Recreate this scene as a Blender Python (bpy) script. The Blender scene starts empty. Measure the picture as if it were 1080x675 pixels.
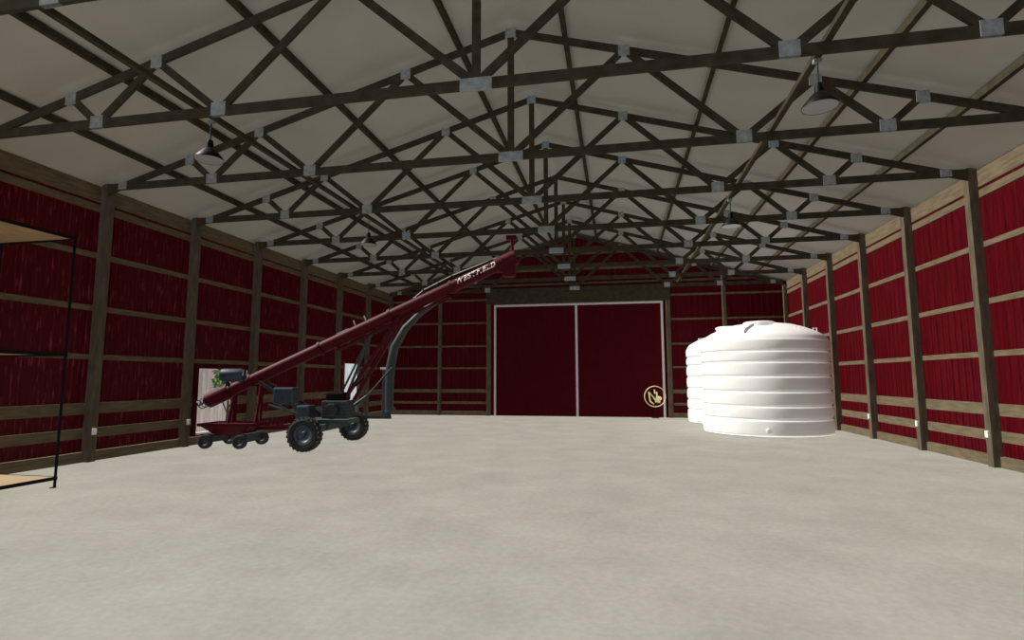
import bpy, bmesh, math, random
from mathutils import Vector, Matrix, Euler
random.seed(7)
S = bpy.context.scene
COL = S.collection

# ---------------------------------------------------------------- camera
cam_d = bpy.data.cameras.new('camera'); cam = bpy.data.objects.new('camera', cam_d); COL.objects.link(cam)
cam_d.sensor_fit = 'HORIZONTAL'; cam_d.sensor_width = 36.0
cam_d.lens = 581.146 / 1080 * 36.0
cam_d.clip_end = 500
cam.location = (1.8673, 0.0, 1.70)
YAW, PITCH, ROLL = 0.1894, 0.1059, -0.0015
cam.rotation_mode = 'XYZ'
cam.matrix_world = Matrix.Translation(cam.location) @ Matrix.Rotation(YAW, 4, 'Z') @ Matrix.Rotation(math.pi/2 + PITCH, 4, 'X') @ Matrix.Rotation(ROLL, 4, 'Z')
S.camera = cam

# ---------------------------------------------------------------- light
world = bpy.data.worlds.new('world'); S.world = world; world.use_nodes = True
wn = world.node_tree.nodes; wl = world.node_tree.links
bg = wn['Background']; bg.inputs[0].default_value = (0.72, 0.84, 1.0, 1); bg.inputs[1].default_value = 1.25
sun_d = bpy.data.lights.new('sun', 'SUN'); sun = bpy.data.objects.new('sun', sun_d); COL.objects.link(sun)
sun_d.energy = 5.85; sun_d.angle = 0.01; sun_d.color = (1.0, 0.95, 0.86)
sun_d.use_shadow = False            # daylight that floods the barn evenly, as in the picture: nothing in it throws a shadow
try: sun_d.cycles.cast_shadow = False
except Exception: pass
SUN_AZ, SUN_EL = math.radians(2), math.radians(46)
to_sun = Vector((-math.cos(SUN_EL)*math.cos(SUN_AZ), -math.cos(SUN_EL)*math.sin(SUN_AZ), math.sin(SUN_EL)))
sun.rotation_mode = 'QUATERNION'; sun.rotation_quaternion = to_sun.to_track_quat('Z', 'Y')
sun.location = (-30, -6, 25)
S.view_settings.view_transform = 'Standard'; S.view_settings.look = 'None'
S.view_settings.gamma = 1.0; S.view_settings.use_curve_mapping = False
S.view_settings.exposure = 0.0

# ---------------------------------------------------------------- materials
def mat(name, col, rough=0.7, metal=0.0, noise=0.0, nscale=4.0, stretch=(1,1,1), col2=None, bump=0.0, bscale=None, sub=0.0, spec=None):
    m = bpy.data.materials.new(name); m.use_nodes = True
    n = m.node_tree.nodes; l = m.node_tree.links; b = n['Principled BSDF']
    b.inputs['Base Color'].default_value = (*col, 1); b.inputs['Roughness'].default_value = rough
    b.inputs['Metallic'].default_value = metal
    if spec is not None: b.inputs['Specular IOR Level'].default_value = spec
    if sub:
        b.inputs['Subsurface Weight'].default_value = sub
        b.inputs['Subsurface Radius'].default_value = (0.5, 0.5, 0.5); b.inputs['Subsurface Scale'].default_value = 0.6
    tc = n.new('ShaderNodeTexCoord'); mp = n.new('ShaderNodeMapping'); mp.inputs['Scale'].default_value = stretch
    l.new(tc.outputs['Object'], mp.inputs['Vector'])
    if noise or col2:
        nz = n.new('ShaderNodeTexNoise'); nz.inputs['Scale'].default_value = nscale; nz.inputs['Detail'].default_value = 6
        l.new(mp.outputs[0], nz.inputs['Vector'])
        r = n.new('ShaderNodeValToRGB'); c2 = col2 or tuple(c*(1-noise) for c in col)
        c1 = col if col2 else tuple(min(1, c*(1+noise*.6)) for c in col)
        r.color_ramp.elements[0].position = 0.57 if col2 else 0.35; r.color_ramp.elements[1].position = 0.74 if col2 else 0.68
        r.color_ramp.elements[0].color = (*c2, 1); r.color_ramp.elements[1].color = (*c1, 1)
        l.new(nz.outputs['Fac'], r.inputs[0]); l.new(r.outputs[0], b.inputs['Base Color'])
    if bump:
        n2 = n.new('ShaderNodeTexNoise'); n2.inputs['Scale'].default_value = bscale or nscale*3; n2.inputs['Detail'].default_value = 4
        l.new(mp.outputs[0], n2.inputs['Vector'])
        bp = n.new('ShaderNodeBump'); bp.inputs['Strength'].default_value = bump; bp.inputs['Distance'].default_value = 0.02
        l.new(n2.outputs['Fac'], bp.inputs['Height']); l.new(bp.outputs[0], b.inputs['Normal'])
    return m

def floor_material():
    m = bpy.data.materials.new('concrete'); m.use_nodes = True
    n = m.node_tree.nodes; l = m.node_tree.links; b = n['Principled BSDF']; b.inputs['Roughness'].default_value = 0.85
    b.inputs['Specular IOR Level'].default_value = 0.15
    tc = n.new('ShaderNodeTexCoord')
    def nz(sc, det):
        a = n.new('ShaderNodeTexNoise'); a.inputs['Scale'].default_value = sc; a.inputs['Detail'].default_value = det
        a.inputs['Roughness'].default_value = 0.65
        l.new(tc.outputs['Object'], a.inputs['Vector']); return a
    a, c = nz(0.9, 5), nz(14, 6)
    mx = n.new('ShaderNodeMath'); mx.operation = 'MULTIPLY_ADD'; mx.inputs[1].default_value = 0.55
    l.new(a.outputs['Fac'], mx.inputs[0])
    s2 = n.new('ShaderNodeMath'); s2.operation = 'MULTIPLY'; s2.inputs[1].default_value = 0.45
    l.new(c.outputs['Fac'], s2.inputs[0]); l.new(s2.outputs[0], mx.inputs[2])
    r = n.new('ShaderNodeValToRGB'); l.new(mx.outputs[0], r.inputs[0])
    r.color_ramp.elements[0].position = 0.36; r.color_ramp.elements[0].color = (0.255, 0.253, 0.230, 1)
    r.color_ramp.elements[1].position = 0.64; r.color_ramp.elements[1].color = (0.335, 0.333, 0.308, 1)
    l.new(r.outputs[0], b.inputs['Base Color'])
    return m

M = {
 'floor': floor_material(),
 'roof': mat('ceiling_sheet', (0.44,0.435,0.415), 0.9, noise=0.04, nscale=1.2, spec=0.1),
 'red': mat('barn_red_metal', (0.072,0.0015,0.005), 0.5, noise=0.35, nscale=3, stretch=(9,9,0.5), spec=0.06),
 'red_sheen': mat('sheen_streaked_red_metal', (0.24,0.035,0.05), 0.45, nscale=3.0, stretch=(7,7,0.9), col2=(0.078,0.0015,0.005), spec=0.1),  # lighter vertical streaks paint the glossy sheen of the ribs into the colour
 'red_far': mat('barn_red_metal_end', (0.066,0.0015,0.005), 0.6, noise=0.2, nscale=3, stretch=(3,3,0.5), spec=0.05),
 'door_red': mat('door_red', (0.058,0.0012,0.005), 0.6, noise=0.1, nscale=2, spec=0.05),
 'wood': mat('wall_timber', (0.140,0.110,0.070), 0.9, noise=0.25, nscale=7, stretch=(1,.35,2.5), spec=0.1),
 'post': mat('post_timber', (0.110,0.088,0.063), 0.9, noise=0.3, nscale=6, stretch=(2,2,.4), spec=0.1),
 'truss': mat('truss_timber', (0.052,0.043,0.028), 0.9, noise=0.3, nscale=5, spec=0.1),
 'gusset': mat('gusset_steel', (0.27,0.31,0.34), 0.6, noise=0.25, nscale=14, spec=0.3),
 'white_frame': mat('white_painted_frame', (0.62,0.58,0.62), 0.6, noise=0.05, nscale=5),
 'white': mat('white_paint', (0.75,0.78,0.78), 0.6, noise=0.06, nscale=5),
 'tank': mat('white_poly', (0.86,0.87,0.88), 0.45, sub=0.25, noise=0.02, nscale=3),
 'tank_lid': mat('grey_lid', (0.28,0.29,0.31), 0.5, noise=0.1),
 'auger_red': mat('auger_red', (0.075,0.002,0.008), 0.55, noise=0.15, nscale=6, spec=0.12),
 'steel_dark': mat('dark_steel', (0.022,0.026,0.030), 0.55, metal=0.2, noise=0.3, nscale=9),
 'blue_dark': mat('dark_blue_paint', (0.020,0.040,0.070), 0.5, noise=0.3, nscale=9),
 'green_dark': mat('dark_green_grey', (0.035,0.055,0.055), 0.6, noise=0.3, nscale=9),
 'rubber': mat('rubber', (0.010,0.011,0.013), 0.8, noise=0.3, nscale=12, bump=0.3),
 'rim': mat('wheel_rim', (0.06,0.075,0.10), 0.5, metal=0.3, noise=0.2, nscale=10),
 'hose': mat('hose_rubber', (0.020,0.028,0.032), 0.6, noise=0.2, nscale=10),
 'black': mat('black_metal', (0.006,0.006,0.007), 0.5, noise=0.2, nscale=10, spec=0.08),
 'shade_in': mat('lamp_inside', (0.30,0.29,0.33), 0.4, noise=0.05),
 'bulb': mat('lamp_glass', (0.55,0.55,0.55), 0.2, noise=0.02),
 'chrome': mat('bright_metal', (0.75,0.75,0.75), 0.3, metal=0.3, noise=0.05),
 'board': mat('shelf_board', (0.38,0.27,0.15), 0.8, noise=0.25, nscale=5, stretch=(4,.6,1)),
 'yellow': mat('pale_yellow_paint', (0.85,0.76,0.42), 0.5, noise=0.1),
 'letter': mat('white_lettering', (0.80,0.72,0.72), 0.6, noise=0.05),
 'outlet': mat('white_plastic', (0.75,0.73,0.66), 0.5, noise=0.03),
 'shed': mat('pale_sheet_metal', (0.88,0.92,0.88), 0.7, noise=0.3, nscale=3, stretch=(1,5,.4)),
 'bounce_yard': mat('light_bounce_gravel', (0.45,0.44,0.40), 0.9, noise=0.3, nscale=3),  # ground kept pale so it bounces light onto the shed wall
 'leaf': mat('leaf', (0.06,0.20,0.02), 0.8, noise=0.4, nscale=6),
 'bark': mat('bark', (0.08,0.06,0.04), 0.9, noise=0.3, nscale=9, bump=0.4),
 'amber': mat('amber_plastic', (0.5,0.2,0.02), 0.4, noise=0.05),
}

# ---------------------------------------------------------------- helpers
class MB:
    def __init__(s): s.bm = bmesh.new()
    def box(s, x0, x1, y0, y1, z0, z1):
        v = [s.bm.verts.new(p) for p in ((x0,y0,z0),(x1,y0,z0),(x1,y1,z0),(x0,y1,z0),(x0,y0,z1),(x1,y0,z1),(x1,y1,z1),(x0,y1,z1))]
        for f in ((0,3,2,1),(4,5,6,7),(0,1,5,4),(1,2,6,5),(2,3,7,6),(3,0,4,7)): s.bm.faces.new([v[i] for i in f])
        return s
    def beam(s, a, b, w, h, up=(0,0,1), bevel=0):
        """box beam from a to b; h along 'up', w across"""
        a, b = Vector(a), Vector(b); d = (b-a).normalized(); up = Vector(up)
        side = d.cross(up).normalized(); up = side.cross(d).normalized()
        vs = []
        for p in (a, b):
            for (i, j) in ((-1,-1),(1,-1),(1,1),(-1,1)): vs.append(s.bm.verts.new(p + side*(w/2*i) + up*(h/2*j)))
        for f in ((0,1,2,3),(7,6,5,4),(0,4,5,1),(1,5,6,2),(2,6,7,3),(3,7,4,0)): s.bm.faces.new([vs[i] for i in f])
        return s
    def tube(s, pts, r, n=12, cap=True, radii=None):
        pts = [Vector(p) for p in pts]; rings = []
        prev = None
        for i, p in enumerate(pts):
            d = (pts[min(i+1, len(pts)-1)] - pts[max(i-1, 0)]).normalized()
            ref = prev if prev else (Vector((0,0,1)) if abs(d.z) < .9 else Vector((1,0,0)))
            u = (ref - d*ref.dot(d)).normalized(); prev = u; w = d.cross(u)
            rr = radii[i] if radii else r
            rings.append([s.bm.verts.new(p + (u*math.cos(2*math.pi*k/n) + w*math.sin(2*math.pi*k/n))*rr) for k in range(n)])
        for a, b in zip(rings, rings[1:]):
            for k in range(n): s.bm.faces.new((a[k], a[(k+1)%n], b[(k+1)%n], b[k]))
        if cap: s.bm.faces.new(rings[0][::-1]); s.bm.faces.new(rings[-1])
        return s
    def lathe(s, prof, c=(0,0,0), axis='Z', n=32, closed=False):
        """prof: list of (radius, height)"""
        c = Vector(c); rings = []
        for r, h in prof:
            ring = []
            for k in range(n):
                a = 2*math.pi*k/n; x, y = r*math.cos(a), r*math.sin(a)
                p = Vector((x, y, h)) if axis == 'Z' else (Vector((x, h, y)) if axis == 'Y' else Vector((h, x, y)))
                ring.append(s.bm.verts.new(c + p))
            rings.append(ring)
        prs = list(zip(rings, rings[1:])) + ([(rings[-1], rings[0])] if closed else [])
        for a, b in prs:
            for k in range(n): s.bm.faces.new((a[k], a[(k+1)%n], b[(k+1)%n], b[k]))
        if not closed:
            for ring in (rings[0], rings[-1]): s.bm.faces.new(ring)
        return s
    def build(s, name, m, parent=None, smooth=False, bevel=0.0, loc=None):
        bmesh.ops.recalc_face_normals(s.bm, faces=s.bm.faces)
        me = bpy.data.meshes.new(name); s.bm.to_mesh(me); s.bm.free(); me.materials.append(m)
        if smooth:
            for p in me.polygons: p.use_smooth = True
            try: me.set_sharp_from_angle(angle=math.radians(38))
            except Exception: pass
        o = bpy.data.objects.new(name, me); COL.objects.link(o)
        if parent: o.parent = parent
        if loc: o.location = loc
        if bevel:
            bv = o.modifiers.new('bevel', 'BEVEL'); bv.width = bevel; bv.segments = 2
        return o
def tag(o, label=None, cat=None, group=None, kind=None):
    if label: o['label'] = label
    if cat: o['category'] = cat
    if group: o['group'] = group
    if kind: o['kind'] = kind
    return o
def empty(name, loc, label, cat, group=None, rz=0):
    o = bpy.data.objects.new(name, None); COL.objects.link(o); o.location = loc; o.rotation_euler = (0,0,rz)
    return tag(o, label, cat, group)
def copy_tree(o, parent=None):
    c = o.copy(); COL.objects.link(c)
    if parent: c.parent = parent
    for ch in list(o.children): copy_tree(ch, c)
    return c

# ---------------------------------------------------------------- barn dimensions
Z0, BAY = 7.097, 2.563
TY = [Z0 + BAY*i for i in range(-1, 8)]        # truss and post lines, nearest first
TY[-1] = 24.93
PX = 8.85                                       # inner face of the side posts
XW, YF, YB = 9.10, 25.20, -6.0
RZ, SL = 8.24, 0.287                            # ridge node height, roof slope
def chord_z(x): return RZ - SL*abs(x)
def roof_z(x): return RZ + 0.225 - SL*abs(x)

# ---------------------------------------------------------------- setting
tag(MB().box(-XW-.05, XW+.05, YB, YF+.05, -0.12, 0.0).build('floor', M['floor']), 'pale grey concrete floor slab of the barn', 'floor', kind='structure')
b = MB()
for sx in (-1, 1):
    v = []
    for y in (YB, YF+.3):
        for (x, dz) in ((0, 0), (XW+.35, 0), (XW+.35, .1), (0, .1)): v.append(b.bm.verts.new((sx*x, y, roof_z(x)+dz)))
    for f in ((0,1,5,4),(1,2,6,5),(2,3,7,6),(3,0,4,7),(0,3,2,1),(4,5,6,7)): b.bm.faces.new([v[i] for i in f])
tag(b.build('ceiling', M['roof']), 'grey sloping underside of the barn roof', 'ceiling', kind='structure')

def ribs(a0, a1, pitch=0.23):
    """profile of ribbed sheet: (coordinate along the wall, rib height)"""
    out = []; k = math.floor(a0/pitch)
    pts = [(a0, 0.0)]
    while k*pitch < a1:
        c = k*pitch
        for (d, h) in ((-.030,0),(-.014,.022),(.014,.022),(.030,0),(.1,0),(.108,.006),(.122,.006),(.13,0)):
            if a0 < c+d < a1: pts.append((c+d, h))
        k += 1
    pts.append((a1, 0.0)); pts.sort(); return pts
def sheet(b, place, a0, a1, zlo, zhi, thick=0.03):
    """a ribbed sheet; place(a, off, z) gives the point, off towards the room"""
    P = ribs(a0, a1); n = len(P)
    rows = []
    for (a, h) in P:
        rows.append([b.bm.verts.new(place(a, h, zlo(a))), b.bm.verts.new(place(a, h, zhi(a))),
                     b.bm.verts.new(place(a, -thick, zhi(a))), b.bm.verts.new(place(a, -thick, zlo(a)))])
    for r, s in zip(rows, rows[1:]):
        for i in range(4): b.bm.faces.new((r[i], r[(i+1)%4], s[(i+1)%4], s[i]))
    b.bm.faces.new(rows[0]); b.bm.faces.new(rows[-1][::-1])
D1 = (12.82, 14.22, 0.30, 1.98)      # opening in the left wall: y0, y1, z0, z1
D2 = (20.75, 22.05, 0.00, 2.33)
c = lambda v: (lambda a: v)
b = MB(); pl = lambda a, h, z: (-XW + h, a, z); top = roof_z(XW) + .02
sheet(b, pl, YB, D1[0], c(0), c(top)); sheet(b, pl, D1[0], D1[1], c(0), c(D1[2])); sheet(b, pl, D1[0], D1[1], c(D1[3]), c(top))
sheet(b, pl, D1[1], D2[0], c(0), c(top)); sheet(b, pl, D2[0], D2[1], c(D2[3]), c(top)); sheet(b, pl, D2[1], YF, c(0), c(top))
tag(b.build('wall_left', M['red_sheen']), 'left side wall of dark red ribbed sheet metal', 'wall', kind='structure')
b = MB(); sheet(b, lambda a, h, z: (XW - h, a, z), YB, YF, c(0), c(top))
tag(b.build('wall_right', M['red']), 'right side wall of dark red ribbed sheet metal', 'wall', kind='structure')
b = MB(); pf = lambda a, h, z: (a, YF - h*.2, z)
rz = lambda a: roof_z(a) + .02
sheet(b, pf, -XW, 0, c(0), rz); sheet(b, pf, 0, XW, c(0), rz)
tag(b.build('wall_back', M['red_far']), 'far gable wall of dark red sheet metal', 'wall', kind='structure')

# girts: horizontal boards between posts and sheet
ROWS = [(0.58, .10, 'lower kick board row, just above the base board'), (1.09, .115, 'wide kick board row, second above the base board'),
        (2.17, .055, 'first thin girt above the kick boards'), (3.20, .055, 'second thin girt above the kick boards'),
        (4.33, .055, 'third thin girt above the kick boards'), (5.36, .075, 'topmost thin girt under the eave beam')]
for sx, side in ((-1, 'left'), (1, 'right')):
    x0, x1 = sorted((sx*9.03, sx*9.077))
    for (z, hh, txt) in ROWS:
        b = MB()
        segs = [(YB, YF-.1)]
        if sx < 0:
            if z - hh < D1[3]+.1 and z+hh > D1[2]-.05 and z < 2: segs = [(YB, D1[0]-.16), (D1[1]+.16, D2[0]-.10), (D2[1]+.10, YF-.1)]
            elif z < 2.3: segs = [(YB, D2[0]-.10), (D2[1]+.10, YF-.1)]
        for (a, e) in segs: b.box(x0, x1, a, e, z-hh, z+hh)
        tag(b.build('wall_girt', M['wood']), '%s wall, horizontal timber board, %s' % (side, txt), 'board', 'horizontal boards along the side walls')
    tag(MB().box(x0, x1, YB, YF-.1, 5.50, 5.84).build('eave_beam', M['wood']), 'wide timber beam under the roof edge along the %s wall' % side, 'beam', 'beams under the roof edges')
    xb0, xb1 = sorted((sx*8.97, sx*9.075))
    b = MB()
    for (a, e) in ([(YB, D2[0]-.1), (D2[1]+.1, YF-.1)] if sx < 0 else [(YB, YF-.1)]): b.box(xb0, xb1, a, e, 0, .205)
    tag(b.build('baseboard_%s' % side, M['wood']), 'timber base board on the floor along the %s wall' % side, 'board', kind='structure')

for (z, hh, txt) in [(0.58,.055,'lowest thin board'), (1.13,.08,'thicker second board'), (2.19,.04,'third board from the floor'), (3.22,.04,'fourth board from the floor'),
                     (4.31,.04,'fifth board from the floor'), (5.40,.04,'sixth board, by door head')]:
    for (a, e, sd) in ((-8.95, -4.19, 'left'), (4.23, 8.95, 'right')):
        tag(MB().box(a, e, 25.13, 25.185, z-hh, z+hh).build('wall_girt', M['wood']), 'far wall board %s of the big door, %s' % (sd, txt), 'board', 'horizontal boards on the far wall')
for (z, xe, txt) in [(6.05, 8.0, 'lowest board over the header'), (6.72, 5.7, 'middle board over the header'), (7.45, 3.2, 'highest and shortest board under the ridge')]:
    tag(MB().box(-xe, xe, 25.13, 25.185, z-.045, z+.045).build('wall_girt', M['wood']), 'far gable board across the red sheet, %s' % txt, 'board', 'horizontal boards on the far wall')
for (a, e, sd) in ((-8.95, -4.15, 'left'), (4.19, 8.95, 'right')):
    tag(MB().box(a, e, 25.10, 25.185, 0, .2).build('baseboard_back', M['wood']), 'timber base board on the floor along the far wall, %s of the door' % sd, 'board', kind='structure')
# sloping rafters against the far gable
for sx, side in ((-1,'left'), (1,'right')):
    x0, x1 = 0.06, 8.9
    tag(MB().beam((sx*x0, 25.16, roof_z(x0)-.10), (sx*x1, 25.16, roof_z(x1)-.10), .05, .16).build('gable_rafter', M['post']),
        'sloping timber against the far gable, %s of the ridge' % side, 'beam', 'sloping timbers on the far gable')
# big sliding door in the far wall
door = empty('door_1', (0.04, 25.1, 0), 'big double door of dark red panels in a white frame in the far wall', 'door'); door['kind'] = 'structure'
for k, (a, e) in enumerate(((-3.79, 0.0), (0.0, 3.79))):
    b = MB(); sheet(b, lambda x, h, z: (x, .04 - h*.08, z), a+.04, e-.04, c(.03), c(5.06))
    b.build('door_panel', M['door_red'], door)
for x in (-3.79, 3.79): MB().box(x-.045, x+.045, -.02, .05, 0, 5.12).build('frame_upright', M['white_frame'], door)
MB().box(-.05, .05, -.02, .05, 0, 5.12).build('centre_upright', M['white_frame'], door)
MB().box(-3.835, 3.835, -.025, .055, 5.04, 5.13).build('frame_head', M['white_frame'], door)
tag(MB().box(-4.16, 4.2, 25.0, 25.18, 5.16, 5.83).build('door_header', M['truss'], bevel=.01), 'deep dark timber header over the big red door', 'beam')

# posts
ordn = ['nearest', 'second nearest', 'third nearest', 'fourth nearest', 'fifth nearest', 'sixth nearest', 'seventh nearest', 'farthest but one']
for sx, side in ((-1, 'left'), (1, 'right')):
    for i in range(0, 8):
        y = TY[i]
        x0, x1 = sorted((sx*PX, sx*9.025))
        nt = .027
        o = MB().box(x0, x1, y+nt if i else y+nt, y+.20, 0, roof_z(PX)-.02).build('timber_post', M['post'], bevel=.006)
        seen = i - 1 if side == 'left' else i - 2
        w = {0:'nearest to the camera'}.get(seen, '%s from the camera' % {1:'second',2:'third',3:'fourth',4:'fifth',5:'sixth',6:'seventh',-1:'just outside the view',-2:'just outside the view'}.get(seen, 'last'))
        tag(o, '%s wall, upright timber post of the row, %s' % (side, w) if seen >= 0 else '%s wall timber post outside the view, %s' % (side, 'next before the nearest one seen' if seen == -1 else 'closest to the camera of all'), 'post', 'timber posts along the side walls')
for x, txt in ((-8.93,'in the left corner'), (-6.42,'between the left corner and the door'), (-4.05,'at the left edge of the big door'), (4.09,'at the right edge of the big door'), (6.45,'between the big door and the right corner'), (8.93,'in the right corner')):
    w = .09 if abs(x) < 5 else .075
    top_ = roof_z(x)-.14 if abs(x) > 5 else 5.155
    o = MB().box(x-w, x+w, 24.98, 25.125, 0, min(top_, roof_z(x)-.22) if abs(x) > 5 else 5.155).build('timber_post', M['post'], bevel=.006)
    tag(o, 'far wall timber post %s' % txt, 'post', 'timber posts along the far wall')

# roof trusses
B1, B2, HP = 4.073, 6.291, 8.448
T1, T2, T3 = 2.092, 5.242, 6.833
H = 5.796
T = empty('roof_truss', (0, TY[0], 0), 'roof truss', 'truss')
td = .05
def mem(name, a, e, h):
    return MB().beam((a[0], 0, a[1]), (e[0], 0, e[1]), td, h, up=(0,0,1) if abs(a[0]-e[0]) > .01 else (1,0,0)).build(name, M['truss'], T)
MB().box(-PX+.005, PX-.005, -td/2, td/2, H-.075, H+.075).build('bottom_chord', M['truss'], T)
for s in (-1, 1):
    xe = PX - .01
    b = MB(); v = []
    for y in (-td/2-.001, td/2+.001):
        for (x, dz) in ((0,-.07), (xe,-.07), (xe,.065), (0,.065)): v.append(b.bm.verts.new((s*x, y, chord_z(x)+dz)))
    for f in ((0,1,2,3),(7,6,5,4),(0,4,5,1),(1,5,6,2),(2,6,7,3),(3,7,4,0)): b.bm.faces.new([v[i] for i in f])
    b.build('top_chord', M['truss'], T)
    for (a, e) in (((0,H),(T1,chord_z(T1))), ((T1,chord_z(T1)),(B1,H)), ((B1,H),(T2,chord_z(T2))), ((T2,chord_z(T2)),(B2,H)), ((B2,H),(T3,chord_z(T3)))):
        mem('web', (s*a[0], a[1]), (s*e[0], e[1]), .12)
mem('king_post', (0, H), (0, RZ), .12)
def plate(x, z, w, h):
    MB().box(x-w/2, x+w/2, -td/2-.008, td/2+.008, z-h/2, z+h/2).build('gusset_plate', M['gusset'], T)
plate(0, H, .46, .17); plate(0, RZ-.02, .20, .19)
for s in (-1, 1):
    plate(s*B1, H+.03, .25, .21); plate(s*B2, H+.025, .24, .20); plate(s*HP, H+.015, .20, .16)
    plate(s*T1, chord_z(T1)-.02, .20, .20); plate(s*T2, chord_z(T2)-.02, .20, .19); plate(s*T3, chord_z(T3)-.02, .20, .19)
tn = ['nearest to the camera, just overhead', 'second from the camera, with widest plate', 'third from the camera', 'fourth from the camera', 'fifth from the camera', 'sixth from the camera',
      'seventh from the camera', 'eighth from the camera, last but one', 'farthest one, against the red gable wall']
for i in range(9):
    o = T if i == 0 else copy_tree(T)
    o.location = (0, TY[i], 0)
    tag(o, 'dark timber roof truss with steel plates, ' + tn[i], 'truss', 'roof trusses')

# purlins and bracing running the length of the barn
for x, txt in ((-7.65,'lowest on the left roof slope'), (-6.05,'second up on the left roof slope'), (-3.68,'third up on the left roof slope'), (-1.02,'topmost on the left roof slope'),
               (1.02,'topmost on the right roof slope'), (3.68,'third up on the right roof slope'), (6.0,'second up on the right roof slope'), (7.65,'lowest on the right roof slope')):
    z = chord_z(x) + .075 + SL*.045
    tag(MB().box(x-.045, x+.045, YB, 25.1, z, z+.115).build('roof_purlin', M['truss']), 'long timber purlin under the ceiling, ' + txt, 'purlin', 'purlins under the ceiling')
for x, side in ((-4.47,'left'), (4.52,'right')):
    tag(MB().box(x-.045, x+.045, YB, 24.9, H+.078, H+.15).build('lateral_brace', M['truss']), 'long timber brace lying on the lower truss beams, %s side, carrying the lamps' % side, 'brace', 'braces lying on the trusses')

# openings in the left wall
y0, y1, z0, z1 = D1
w1 = empty('window_1', (-9.05, (y0+y1)/2, 0), 'doorway sized opening in left wall with red jambs, pale shed outside', 'window'); w1['kind'] = 'structure'
hy = (y1-y0)/2
for s in (-1, 1): MB().box(-.055, .035, min(s*hy, s*(hy+.15)), max(s*hy, s*(hy+.15)), .21, z1+.1).build('jamb', M['door_red'], w1)
MB().box(-.055, .035, -hy, hy, z1, z1+.1).build('head_jamb', M['door_red'], w1)
MB().box(-.08, .06, -hy, hy, z0-.05, z0).build('sill', M['white'], w1)
MB().box(-.07, -.03, -hy, -hy+.035, z0, z1).build('white_edge', M['white'], w1)
y0, y1, z0, z1 = D2
w2 = empty('door_2', (-9.07, (y0+y1)/2, 0), 'narrow open doorway in the left wall behind the auger wheels, pale shed outside', 'door'); w2['kind'] = 'structure'
hy = (y1-y0)/2
MB().box(-.05,.05,-hy,hy,0,.02).build('threshold', M['white'], w2)
for s in (-1, 1): MB().box(-.04, .06, min(s*hy, s*(hy+.06)), max(s*hy, s*(hy+.06)), 0, z1+.05).build('jamb', M['post'], w2)

# what shows through the opening
b = MB(); sheet(b, lambda a, h, z: (-12.2 + h, a, z), 8, 44, c(-.13), c(3.6))
tag(b.build('shed_wall', M['shed']), 'pale ribbed metal shed wall outside seen through the left opening', 'building')
tag(MB().box(-60, 60, -60, 90, -.4, -.125).build('ground', M['bounce_yard']), 'pale gravel yard outside the barn, toned to bounce light', 'ground', kind='structure')
bush = empty('leafy_shrub', (-10.9, 16.35, -.12), 'green leafy shrub outside, seen in upper right of the left opening', 'shrub')
b = MB(); b.tube([(0,0,0),(.03,.02,.7),(0,.05,1.5)], .04, 8, radii=[.06,.045,.025]); b.tube([(.03,.02,.8),(.2,.15,1.4)], .02, 6); b.tube([(.02,0,.7),(-.2,-.1,1.3)], .02, 6)
b.build('stem', M['bark'], bush)
b = MB()
for k in range(420):
    while True:
        p = Vector((random.uniform(-1,1), random.uniform(-1,1), random.uniform(-1,1)))
        if p.length < 1: break
    p = Vector((p.x*.5, p.y*.5, 1.75 + p.z*.65)); q = Euler((random.random()*6, random.random()*6, random.random()*6)).to_matrix()
    vs = [b.bm.verts.new(p + q @ Vector(v)) for v in ((-.07,0,0),(0,.035,.01),(.07,0,0),(0,-.035,.01))]; b.bm.faces.new(vs)
b.build('foliage', M['leaf'], bush)

# ---------------------------------------------------------------- storage tanks
def tank_profile():
    R = 1.87
    p = [(0, 0), (R-.06, 0), (R-.01, .05)]
    z = .05
    edges = [0.05, .52, .90, 1.32, 1.76, 2.18, 2.50, 2.86]
    for a, e in zip(edges, edges[1:]):
        m = (a+e)/2
        p += [(R-.035, a+.015), (R, a+.05), (R+.012, m), (R, e-.05), (R-.035, e-.015)]
    p += [(R-.06, 2.92), (R-.13, 3.00), (1.55, 3.12), (1.25, 3.26), (.9, 3.37), (.5, 3.43), (0.02, 3.44)]
    return p
def make_tank():
    t = empty('storage_tank', (0,0,0), 'tank', 'tank')
    MB().lathe(tank_profile(), n=72).build('body', M['tank'], t, smooth=True)
    # raised manway toward the front left of the dome
    m = MB().lathe([(0,3.30),(.44,3.30),(.44,3.50),(.46,3.505),(.46,3.53),(.40,3.56),(0.02,3.565)], c=(-.25,-.75,-.14), n=36).build('manway_lid', M['tank'], t, smooth=True)
    # the grey arc shaped step round the filling hole
    b = MB(); P = [Vector(p) for p in ((-.82,-1.50,3.04),(-.76,-1.40,3.12),(-.67,-1.29,3.18),(-.57,-1.18,3.24),(-.45,-1.06,3.29),(-.30,-.88,3.35),(-.14,-.70,3.39),(.05,-.52,3.42))]
    for p_, q_ in zip(P, P[1:]): b.beam(p_, q_, .05, .13)
    b.build('dome_step', M['tank_lid'], t)
    for (a, r) in ((255, 1.42), (300, 1.42), (338, 1.5), (20, 1.45), (200, 1.5)):
        x, y = r*math.cos(math.radians(a)), r*math.sin(math.radians(a)); z = 3.15
        b = MB(); b.tube([(x-.05, y, z-.04), (x-.05, y, z+.07), (x+.05, y, z+.07), (x+.05, y, z-.04)], .016, 8); b.build('lifting_lug', M['tank'], t)
    b = MB(); b.lathe([(.07,0),(.07,.10),(.045,.10),(.045,.16)], c=(-.4, -R_, .22), axis='Y', n=16); 
    b.build('outlet_fitting', M['tank'], t, smooth=True)
    return t
R_ = 1.99
tk = make_tank(); tk.location = (6.40, 18.75, 0)
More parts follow.
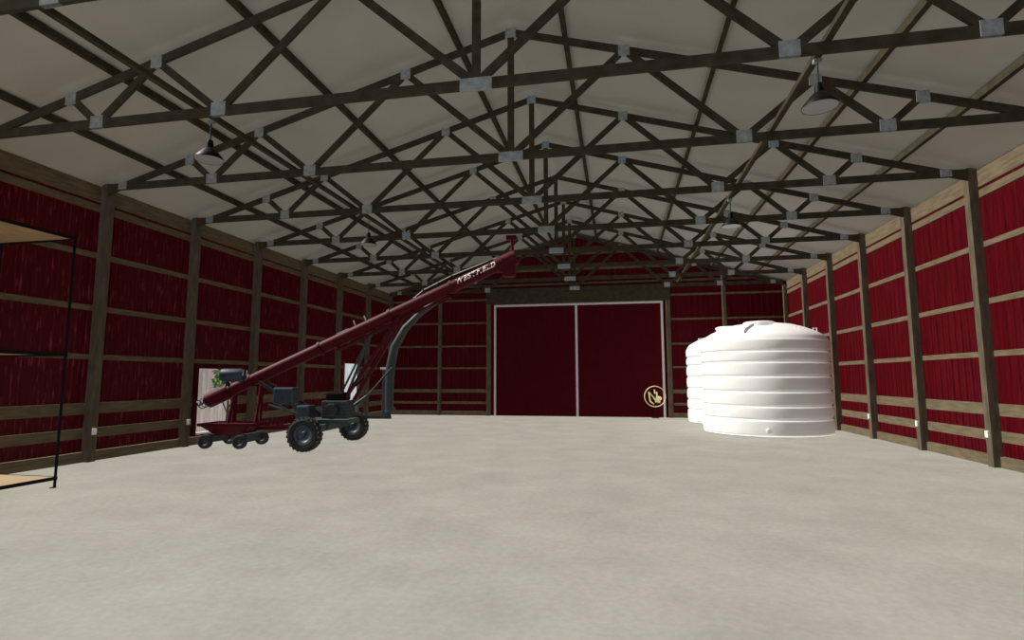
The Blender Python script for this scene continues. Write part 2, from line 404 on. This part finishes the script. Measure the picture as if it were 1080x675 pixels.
tag(tk, 'white ribbed plastic tank in front, nearer the camera and wholly visible', 'tank', 'white storage tanks by the right wall')
t2 = copy_tree(tk); t2.location = (6.40, 22.70, 0)
tag(t2, 'white ribbed plastic tank behind, only its left edge showing past the front tank', 'tank', 'white storage tanks by the right wall')
# tall filling neck only on the rear tank
MB().lathe([(.02,3.28),(.42,3.28),(.42,3.60),(.44,3.61),(.44,3.66),(.36,3.70),(.02,3.71)], c=(-.30,0,0), n=36).build('filling_neck', M['tank'], t2, smooth=True)

# ---------------------------------------------------------------- hanging lamps
def make_lamp():
    t = empty('hanging_lamp', (0,0,0), 'lamp', 'lamp')
    MB().box(-.055,.055,-.04,.04,.52,.565).build('ceiling_bracket', M['gusset'], t)
    MB().tube([(0,0,.53),(0,0,.20)], .014, 8).build('stem', M['steel_dark'], t)
    MB().lathe([(.02,.26),(.045,.25),(.06,.20),(.065,.12),(.07,.10),(.04,.09)], n=24).build('housing', M['black'], t, smooth=True)
    prof = [(.05,.125),(.09,.115),(.14,.07),(.20,.01),(.245,-.04),(.25,-.06)]
    inn = [(.243,-.058),(.236,-.042),(.192,.004),(.133,.06),(.085,.10),(.02,.108)]
    MB().lathe(prof+[(.246,-.062)]+[(.244,-.06)], n=36, closed=True).build('shade', M['black'], t, smooth=True)
    MB().lathe(inn, n=36).build('reflector', M['shade_in'], t, smooth=True)
    MB().lathe([(.012,.10),(.035,.08),(.06,.03),(.055,-.005),(.03,-.028),(.006,-.034)], n=20).build('bulb', M['bulb'], t, smooth=True)
    return t
L = make_lamp(); first = True
for (x, y, txt) in ((4.52,7.47,'near the upper right of the view'), (-4.52,7.47,'near the upper left of the view'), (4.52,13.25,'smaller and farther along on the right'), (-4.52,13.25,'smaller and farther along on the left')):
    o = L if first else copy_tree(L); first = False
    o.location = (x, y, 5.268); o.scale = (.88, .88, 1.05)
    tag(o, 'black dome lamp hanging below the trusses, ' + txt, 'lamp', 'lamps hanging from the braces')

# ---------------------------------------------------------------- sockets on the posts
def make_outlet():
    t = empty('power_outlet', (0,0,0), 'outlet', 'outlet')
    MB().box(0,.045,-.045,.045,-.065,.065).build('box', M['outlet'], t, bevel=.006)
    MB().box(.045,.052,-.028,.028,-.045,.045).build('cover', M['white'], t, bevel=.003)
    return t
O = make_outlet(); first = True
for (sx, i, txt) in ((-1,2,'nearest post in view on the left wall'), (-1,3,'left wall post just before the opening'), (1,3,'nearest post in view on the right wall'), (1,4,'second post in view on the right wall'), (1,5,'third post in view on the right wall')):
    o = O if first else copy_tree(O); first = False
    o.location = (sx*(PX+.006), TY[i]+.11, .62); o.rotation_euler = (0,0, 0 if sx < 0 else math.pi)
    tag(o, 'small white outlet box on the ' + txt, 'outlet', 'outlets on the wall posts')

# ---------------------------------------------------------------- shelf rack at the left
rk = empty('storage_rack', (-7.655, 6.0, 0), 'tall black metal rack with three bare wooden shelves against the left wall', 'rack')
xa, xb, ya, yb, zt = -.775, .775, -1.4, 1.4, 4.07
for x in (xa, xb):
    for y in (ya, yb):
        b = MB(); s1 = 1 if x < 0 else -1; s2 = 1 if y < 0 else -1
        b.box(min(x, x-s1*.006), max(x, x-s1*.006), min(y, y+s2*.045), max(y, y+s2*.045), 0, zt)
        b.box(min(x, x+s1*.045), max(x, x+s1*.045), min(y, y-s2*.006), max(y, y-s2*.006), 0, zt)
        b.box(min(x-s1*.01, x+s1*.055), max(x-s1*.01, x+s1*.055), min(y-s2*.01, y+s2*.055), max(y-s2*.01, y+s2*.055), 0, .012)
        b.build('upright', M['black'], rk)
for z in (.16, 2.11, 4.02):
    b = MB(); b.box(xa+.01, xb-.01, ya+.01, yb-.01, z-.012, z+.012); sh = b.build('shelf_board', M['board'], rk)
    b = MB()
    for x in (xa, xb): b.box(x-.016, x+.016, ya, yb, z-.038, z+.014)
    for y in (ya, yb): b.box(xa, xb, y-.016, y+.016, z-.038, z+.014)
    b.build('shelf_frame', M['black'], sh)

# ---------------------------------------------------------------- grain auger
A = empty('grain_auger', (-5.4, 13.25, 0), 'long dark red grain auger on two big wheels, tube rising to the right', 'auger', rz=math.atan(.10))
def tz(x): return 2.66 + .452*(x)          # centre height of the tube at local x
x_lo, x_hi = -3.36, 4.72
MB().tube([(x_lo,0,tz(x_lo)),(x_hi,0,tz(x_hi))], .155, 24).build('main_tube', M['auger_red'], A, smooth=True)
for i, x in enumerate((-2.2, -.35, 1.5, 3.1)):
    d = Vector((1,0,.452)).normalized()
    p = Vector((x,0,tz(x)))
    MB().tube([p-d*.035, p+d*.035], .185, 24).build('tube_flange', M['auger_red'], A, smooth=True)
# intake: boot, flighting cage, swing hopper
d = Vector((1,0,.452)).normalized(); p0 = Vector((x_lo,0,tz(x_lo)))
MB().tube([p0-d*.02, p0+d*.62], .20, 20).build('intake_boot', M['auger_red'], A, smooth=True)
b = MB()
for k in range(46):
    a = k*.55; q = p0 + d*(-.30 + .0075*k); u = Vector((0,1,0)); w = d.cross(u)
    if k: b.tube([pq, q + (u*math.cos(a)+w*math.sin(a))*.13], .013, 6)
    pq = q + (u*math.cos(a)+w*math.sin(a))*.13
b.tube([p0-d*.32, p0], .03, 8); b.build('auger_flighting', M['steel_dark'], A)
# upper gearbox / discharge head
ph = Vector((x_hi,0,tz(x_hi)))
h_ = MB().tube([ph-d*.50, ph+d*.06], .20, 20).build('discharge_head', M['auger_red'], A, smooth=True)
b = MB(); v = []
for (z, r) in ((.02,.19),(-.44,.15)):
    for (i, j) in ((-1,-1),(1,-1),(1,1),(-1,1)): v.append(b.bm.verts.new((x_hi-.13+i*r, j*r, tz(x_hi-.13)+z)))
for f in ((0,1,2,3),(7,6,5,4),(0,4,5,1),(1,5,6,2),(2,6,7,3),(3,7,4,0)): b.bm.faces.new([v[i] for i in f])
b.build('discharge_spout', M['auger_red'], A, bevel=.01)
b = MB()
for y in (-.12, .12): b.beam((x_hi-.02,y,tz(x_hi)+.05), (x_hi-.08,y*.4,tz(x_hi)+.52), .05, .05)
b.box(x_hi-.20, x_hi+.06, -.09, .09, tz(x_hi)+.48, tz(x_hi)+.58); b.build('head_bracket', M['auger_red'], A)
# truss cable above the tube on little masts
up = Vector((-.412,0,.911))
def on(x, off, y=0): return Vector((x,y,tz(x))) + up*off
b = MB()
b.tube([on(2.15,.16,0), on(2.45,.25,0), on(3.2,.28,0), on(4.35,.20,0)], .012, 8); b.build('bridging_cable', M['chrome'], A)
b = MB()
for x, o_ in ((2.45,.25),(2.85,.26),(3.2,.28)): b.beam(on(x,.15), on(x,o_+.01), .03, .03, up=(0,1,0))
b.beam(on(2.45,.20), on(4.25,.20), .03, .03); b.build('cable_mast', M['black'], A)
# white lettering along the tube
cu = bpy.data.curves.new('lettering', 'FONT'); cu.body = 'WESTFIELD'; cu.size = .20; cu.extrude = .003; cu.shear = .3; cu.align_x = 'CENTER'; cu.align_y = 'CENTER'; cu.space_character = 1.15; cu.offset = .007
to = bpy.data.objects.new('lettering', cu); COL.objects.link(to)
dg = bpy.context.evaluated_depsgraph_get(); me = bpy.data.meshes.new_from_object(to.evaluated_get(dg)); bpy.data.objects.remove(to)
me.materials.append(M['letter'])
# wrap the letters round the tube
lx, r_ = 4.02, .159
for v in me.vertices:
    a = v.co.y / r_ + .25; rr = r_ + max(0, v.co.z)
    side = Vector((0,-1,0)); q = Vector((lx-.28,0,tz(lx-.28))) + d*v.co.x + side*(rr*math.cos(a)) + up*(rr*math.sin(a)); v.co = q
to = bpy.data.objects.new('lettering', me); COL.objects.link(to); to.parent = A; to['label'] = 'white block lettering on the red tube'
# undercarriage: axle, wheels, lift arms, tow frame
ax = .40
b = MB(); b.box(-.09,.09,-1.05,1.05,ax+.02,ax+.18); b.build('axle', M['green_dark'], A, bevel=.01)
def wheel(name, x, y, r, w, mrim, parent=A):
    prof = [(r*.52,-w*.40),(r*.60,-w*.46),(r*.82,-w*.5),(r*.95,-w*.42),(r,-w*.22),(r,w*.22),(r*.95,w*.42),(r*.82,w*.5),(r*.60,w*.46),(r*.52,w*.40)]
    t = MB().lathe(prof, c=(x,y,r), axis='Y', n=40, closed=True)
    n = 22
    for k in range(n):
        for s in (-1, 1):
            a = 2*math.pi*(k + (.5 if s > 0 else 0))/n
            cc = Vector((math.cos(a),0,math.sin(a))); c0 = Vector((x,y,r))
            a2 = a + .16
            c2 = Vector((math.cos(a2),0,math.sin(a2)))
            t.beam(c0 + cc*(r*.985) + Vector((0,s*w*.04,0)), c0 + c2*(r*.955) + Vector((0,s*w*.44,0)), .05*r/.4, .035*r/.4, up=cc)
    tw = t.build(name, M['rubber'], parent)
    q = MB().lathe([(0.01,-w*.18),(r*.16,-w*.2),(r*.2,-w*.10),(r*.36,-w*.14),(r*.46,-w*.36),(r*.56,-w*.40),(r*.56,w*.40),(r*.46,w*.36),(r*.36,w*.05),(0.01,w*.05)], c=(x,y,r), axis='Y', n=32)
    q.build('rim', mrim, tw, smooth=True)
    h = MB().lathe([(0.01,-w*.34),(r*.13,-w*.34),(r*.15,-w*.12),(0.01,-w*.12)], c=(x,y,r), axis='Y', n=16)
    for k in range(6):
        a = k*math.pi/3; h.lathe([(0.002,-w*.24),(r*.035,-w*.24),(r*.035,-w*.10),(0.002,-w*.10)], c=(x+r*.25*math.cos(a),y,r+r*.25*math.sin(a)), axis='Y', n=8)
    h.build('hub', M['blue_dark'], tw)
wheel('wheel', -.13, -1.22, .40, .27, M['rim']); wheel('wheel', .11, 1.24, .40, .27, M['rim'])
b = MB()
for y in (-.42, .42):
    b.beam((.05,y,ax+.12), (1.75,y*.35,tz(1.75)-.20), .06, .09)
b.beam((1.0,-.27,1.79),(1.0,.27,1.79), .05, .05); b.build('lift_arm', M['auger_red'], A)
b = MB()
for y in (-.42, .42): b.beam((.0,y,ax+.10), (-1.9,y*.4,tz(-1.9)-.18), .06, .08)
b.beam((-1.0,-.34,1.05),(-1.0,.34,1.05),.05,.05)
b.build('reach_arm', M['steel_dark'], A)
b = MB(); b.beam((0,-.30,ax+.2),(1.0,-.02,tz(1.0)-.2),.05,.05); b.beam((0,.30,ax+.2),(1.0,.02,tz(1.0)-.2),.05,.05); b.build('strut', M['steel_dark'], A)
b = MB(); b.beam(on(.0,-.24,-.09), on(3.0,-.22,-.09), .035, .06); b.beam(on(.0,-.24,.09), on(3.0,-.22,.09), .035, .06)
for x in (0.05,1.0,2.0,2.95): b.beam(on(x,-.25), on(x,-.13), .2, .03, up=(1,0,.45))
b.build('slide_track', M['auger_red'], A)
# hydraulic ram
ram = MB().tube([(.1,-.15,ax+.25),(.95,-.12,1.25)], .045, 12).build('hydraulic_ram', M['steel_dark'], A, smooth=True)
MB().tube([(.95,-.12,1.25),(1.6,-.1,2.0)], .022, 10).build('ram_rod', M['steel_dark'], ram, smooth=True)
# drive engine block over the axle with its fittings
e = MB().box(-.05,.62,-.55,.05,.72,1.16).build('engine', M['steel_dark'], A, bevel=.03)
MB().box(.02,.50,-.50,-.02,1.16,1.36).build('engine_cover', M['black'], e, bevel=.04)
MB().lathe([(0.01,0),(.13,0),(.15,.05),(.15,.16),(.10,.20),(0.01,.20)], c=(.28,-.77,.95), axis='Y', n=24).build('air_filter', M['steel_dark'], e, smooth=True)
MB().tube([(.50,-.3,1.3),(.62,-.3,1.45),(.92,-.32,1.72)], .035, 10).build('exhaust', M['black'], e, smooth=True)
b = MB()
for z in (.78,.86,.94,1.02,1.10): b.box(-.06,.63,-.56,.06,z,z+.012)
b.build('cooling_fins', M['rim'], e)
b = MB().box(-.72,.66,-.60,.20,.60,.70); b.box(-.3,-.22,-.5,.1,.44,.60); b.box(.04,.12,-.5,.1,.44,.60); b.build('engine_platform', M['green_dark'], A, bevel=.01)
MB().box(-.70,-.36,-.55,-.15,.64,1.04).build('fuel_tank', M['blue_dark'], A, bevel=.04)
MB().box(-1.45,-.90,-.32,.05,1.05,1.48).build('hydraulic_tank', M['blue_dark'], A, bevel=.04)
b = MB()
for s in (-1,1): b.beam((-1.18+s*.2,-.2,1.05),(-.5+s*.1,-.2,.66),.04,.04)
b.beam((-1.6,-.2,1.03),(-.3,-.2,.66),.10,.04); b.build('tank_bracket', M['green_dark'], A)
# upright blue jack on the right side of the undercarriage
b = MB(); b.box(.3,1.45,.30,.38,.66,.74); b.box(.3,.38,-.1,.30,.68,.74); b.box(1.40,1.56,.02,.37,.88,.96); b.box(1.36,1.44,.28,.36,.70,.92); b.build('jack_beam', M['steel_dark'], A)
j = MB().box(1.22,1.40,.25,.43,.74,1.95).build('jack', M['blue_dark'], A, bevel=.02)
MB().box(1.17,1.45,.22,.46,1.95,2.0).build('jack_cap', M['chrome'], j)
# tow frame towards the hopper
b = MB()
for y in (-.32, .32): b.beam((-.1,y,.50), (-2.9,y*.5,.42), .07, .09)
for x in (-.8,-1.6,-2.4): b.beam((x,-.28,.47),(x,.28,.47),.05,.06)
b.build('tow_frame', M['auger_red'], A)
b = MB()
for x in (-2.75, -2.0): b.beam((x,-.12,.46),(x+.08,-.02,tz(x)-.13),.06,.06); b.beam((x,.12,.46),(x+.08,.02,tz(x)-.13),.06,.06)
b.build('upright_stand', M['auger_red'], A)
# swing hopper on four small wheels
hp = MB(); v = []
for (z, x0_, x1_, yy) in ((.56,-3.10,-1.75,.42),(.30,-2.75,-2.05,.25)):
    for (x, y) in ((x0_,-yy),(x1_,-yy),(x1_,yy),(x0_,yy)): v.append(hp.bm.verts.new((x,y-.35,z)))
for f in ((7,6,5,4),(0,4,5,1),(1,5,6,2),(2,6,7,3),(3,7,4,0),(0,1,2,3)): hp.bm.faces.new([v[i] for i in f])
hpo = hp.build('hopper', M['auger_red'], A)
b = MB()
for (x0_,x1_,y0_,y1_) in ((-3.13,-1.72,-.79,-.75),(-3.13,-1.72,.05,.09),(-3.13,-3.09,-.79,.09),(-1.76,-1.72,-.79,.09)): b.box(x0_,x1_,y0_,y1_,.53,.60)
b.build('hopper_rim', M['auger_red'], hpo)
for x in (-2.9, -2.02): MB().box(x,x+.15,-.72,.02,.14,.34).build('hopper_axle', M['steel_dark'], hpo)
for (x, y) in ((-2.84,-.85),(-2.82,.12),(-1.95,-.85),(-1.93,.12)): wheel('caster_wheel', x, y, .17, .13, M['steel_dark'])
# electric motor over the low end
MB().lathe([(0.01,-.32),(.12,-.32),(.17,-.26),(.17,.22),(.13,.30),(0.01,.30)], c=(-2.55,-.30,1.80), axis='X', n=24).build('drive_motor', M['blue_dark'], A, smooth=True)
b = MB(); b.beam((-2.75,-.30,1.66),(-2.75,-.02,tz(-2.75)+.05),.05,.08); b.beam((-2.35,-.30,1.66),(-2.35,-.02,tz(-2.35)+.05),.05,.08); b.build('motor_mount', M['steel_dark'], A)
for (x, s_) in ((-2.86,1),(-2.2,1),(-2.1,1)):
    MB().beam((x,-.44,1.78),(x,-.44,1.92),.02,.02,up=(0,1,0)).build('motor_bolt', M['chrome'], A)
# discharge hose hanging from under the tube
P = [(2.98,.0,3.78),(2.45,.0,3.40),(2.05,.0,3.0),(1.78,.0,2.52),(1.68,.0,2.0),(1.66,.0,1.45),(1.67,.0,1.10),(1.67,.0,.86)]
P = [Vector(p)+Vector((-.18,.05,0)) for p in P]
ho = MB().tube(P, .1, 16, radii=[.07,.08,.095,.11,.12,.115,.11,.10]).build('discharge_hose', M['hose'], A, smooth=True)
for p, q, r_c in ((P[0], P[1], .078), (P[-1], P[-2], .108)): dd = (q-p).normalized(); MB().tube([p, p+dd*.05], r_c, 16).build('hose_clamp', M['rim'], ho)
b = MB(); b.beam(on(.15,.15,-.05), on(.45,.15,-.05), .05, .02); b.build('decal_plate', M['letter'], A)
b = MB()
for x in (.62,.9): b.beam(on(x,.14), on(x,.30), .03, .03, up=(0,1,0))
b.build('grease_post', M['chrome'], A)

# ---------------------------------------------------------------- pale yellow floating game icon by the door, on an added stand
E_ = empty('trigger_icon', (3.41, 24.80, .92), 'pale yellow game icon ring with a hand at the foot of the right door panel', 'sign')
b = MB(); n = 48; RR = .44
b.tube([(RR*math.cos(2*math.pi*k/n), 0, RR*math.sin(2*math.pi*k/n)) for k in range(n)] + [(RR,0,0)], .018, 8); b.build('ring', M['yellow'], E_)
b = MB()
for (p_, q_) in (((-.26,.20),(-.04,-.06)), ((-.26,.20),(-.20,-.22)), ((-.02,.30),(0,.12)), ((-.20,-.22),(-.05,-.33))):
    b.tube([(p_[0],0,p_[1]),(q_[0],0,q_[1])], .028, 8)
b.build('letter_stroke', M['yellow'], E_)
b = MB()      # small pointing hand: palm, fingers of unequal length, thumb
b.beam((.10,0,-.26),(.13,0,-.06),.05,.22,up=(1,0,0)); b.tube([(.09,0,-.10),(.08,0,.20)], .030, 8)
b.tube([(.15,0,-.10),(.16,0,.02)], .028, 8); b.tube([(.205,0,-.11),(.22,0,0)], .026, 8); b.tube([(.25,0,-.14),(.27,0,-.04)], .022, 8); b.tube([(.03,0,-.18),(-.06,0,-.06)], .028, 8)
b.build('hand_symbol', M['yellow'], E_)
b = MB(); b.tube([(0,.0,-RR),(0,0,-.90)], .015, 8); b.lathe([(.01,0),(.16,0),(.16,.02),(.01,.02)], c=(0,0,-.92), n=20); b.build('added_stand', M['black'], E_)
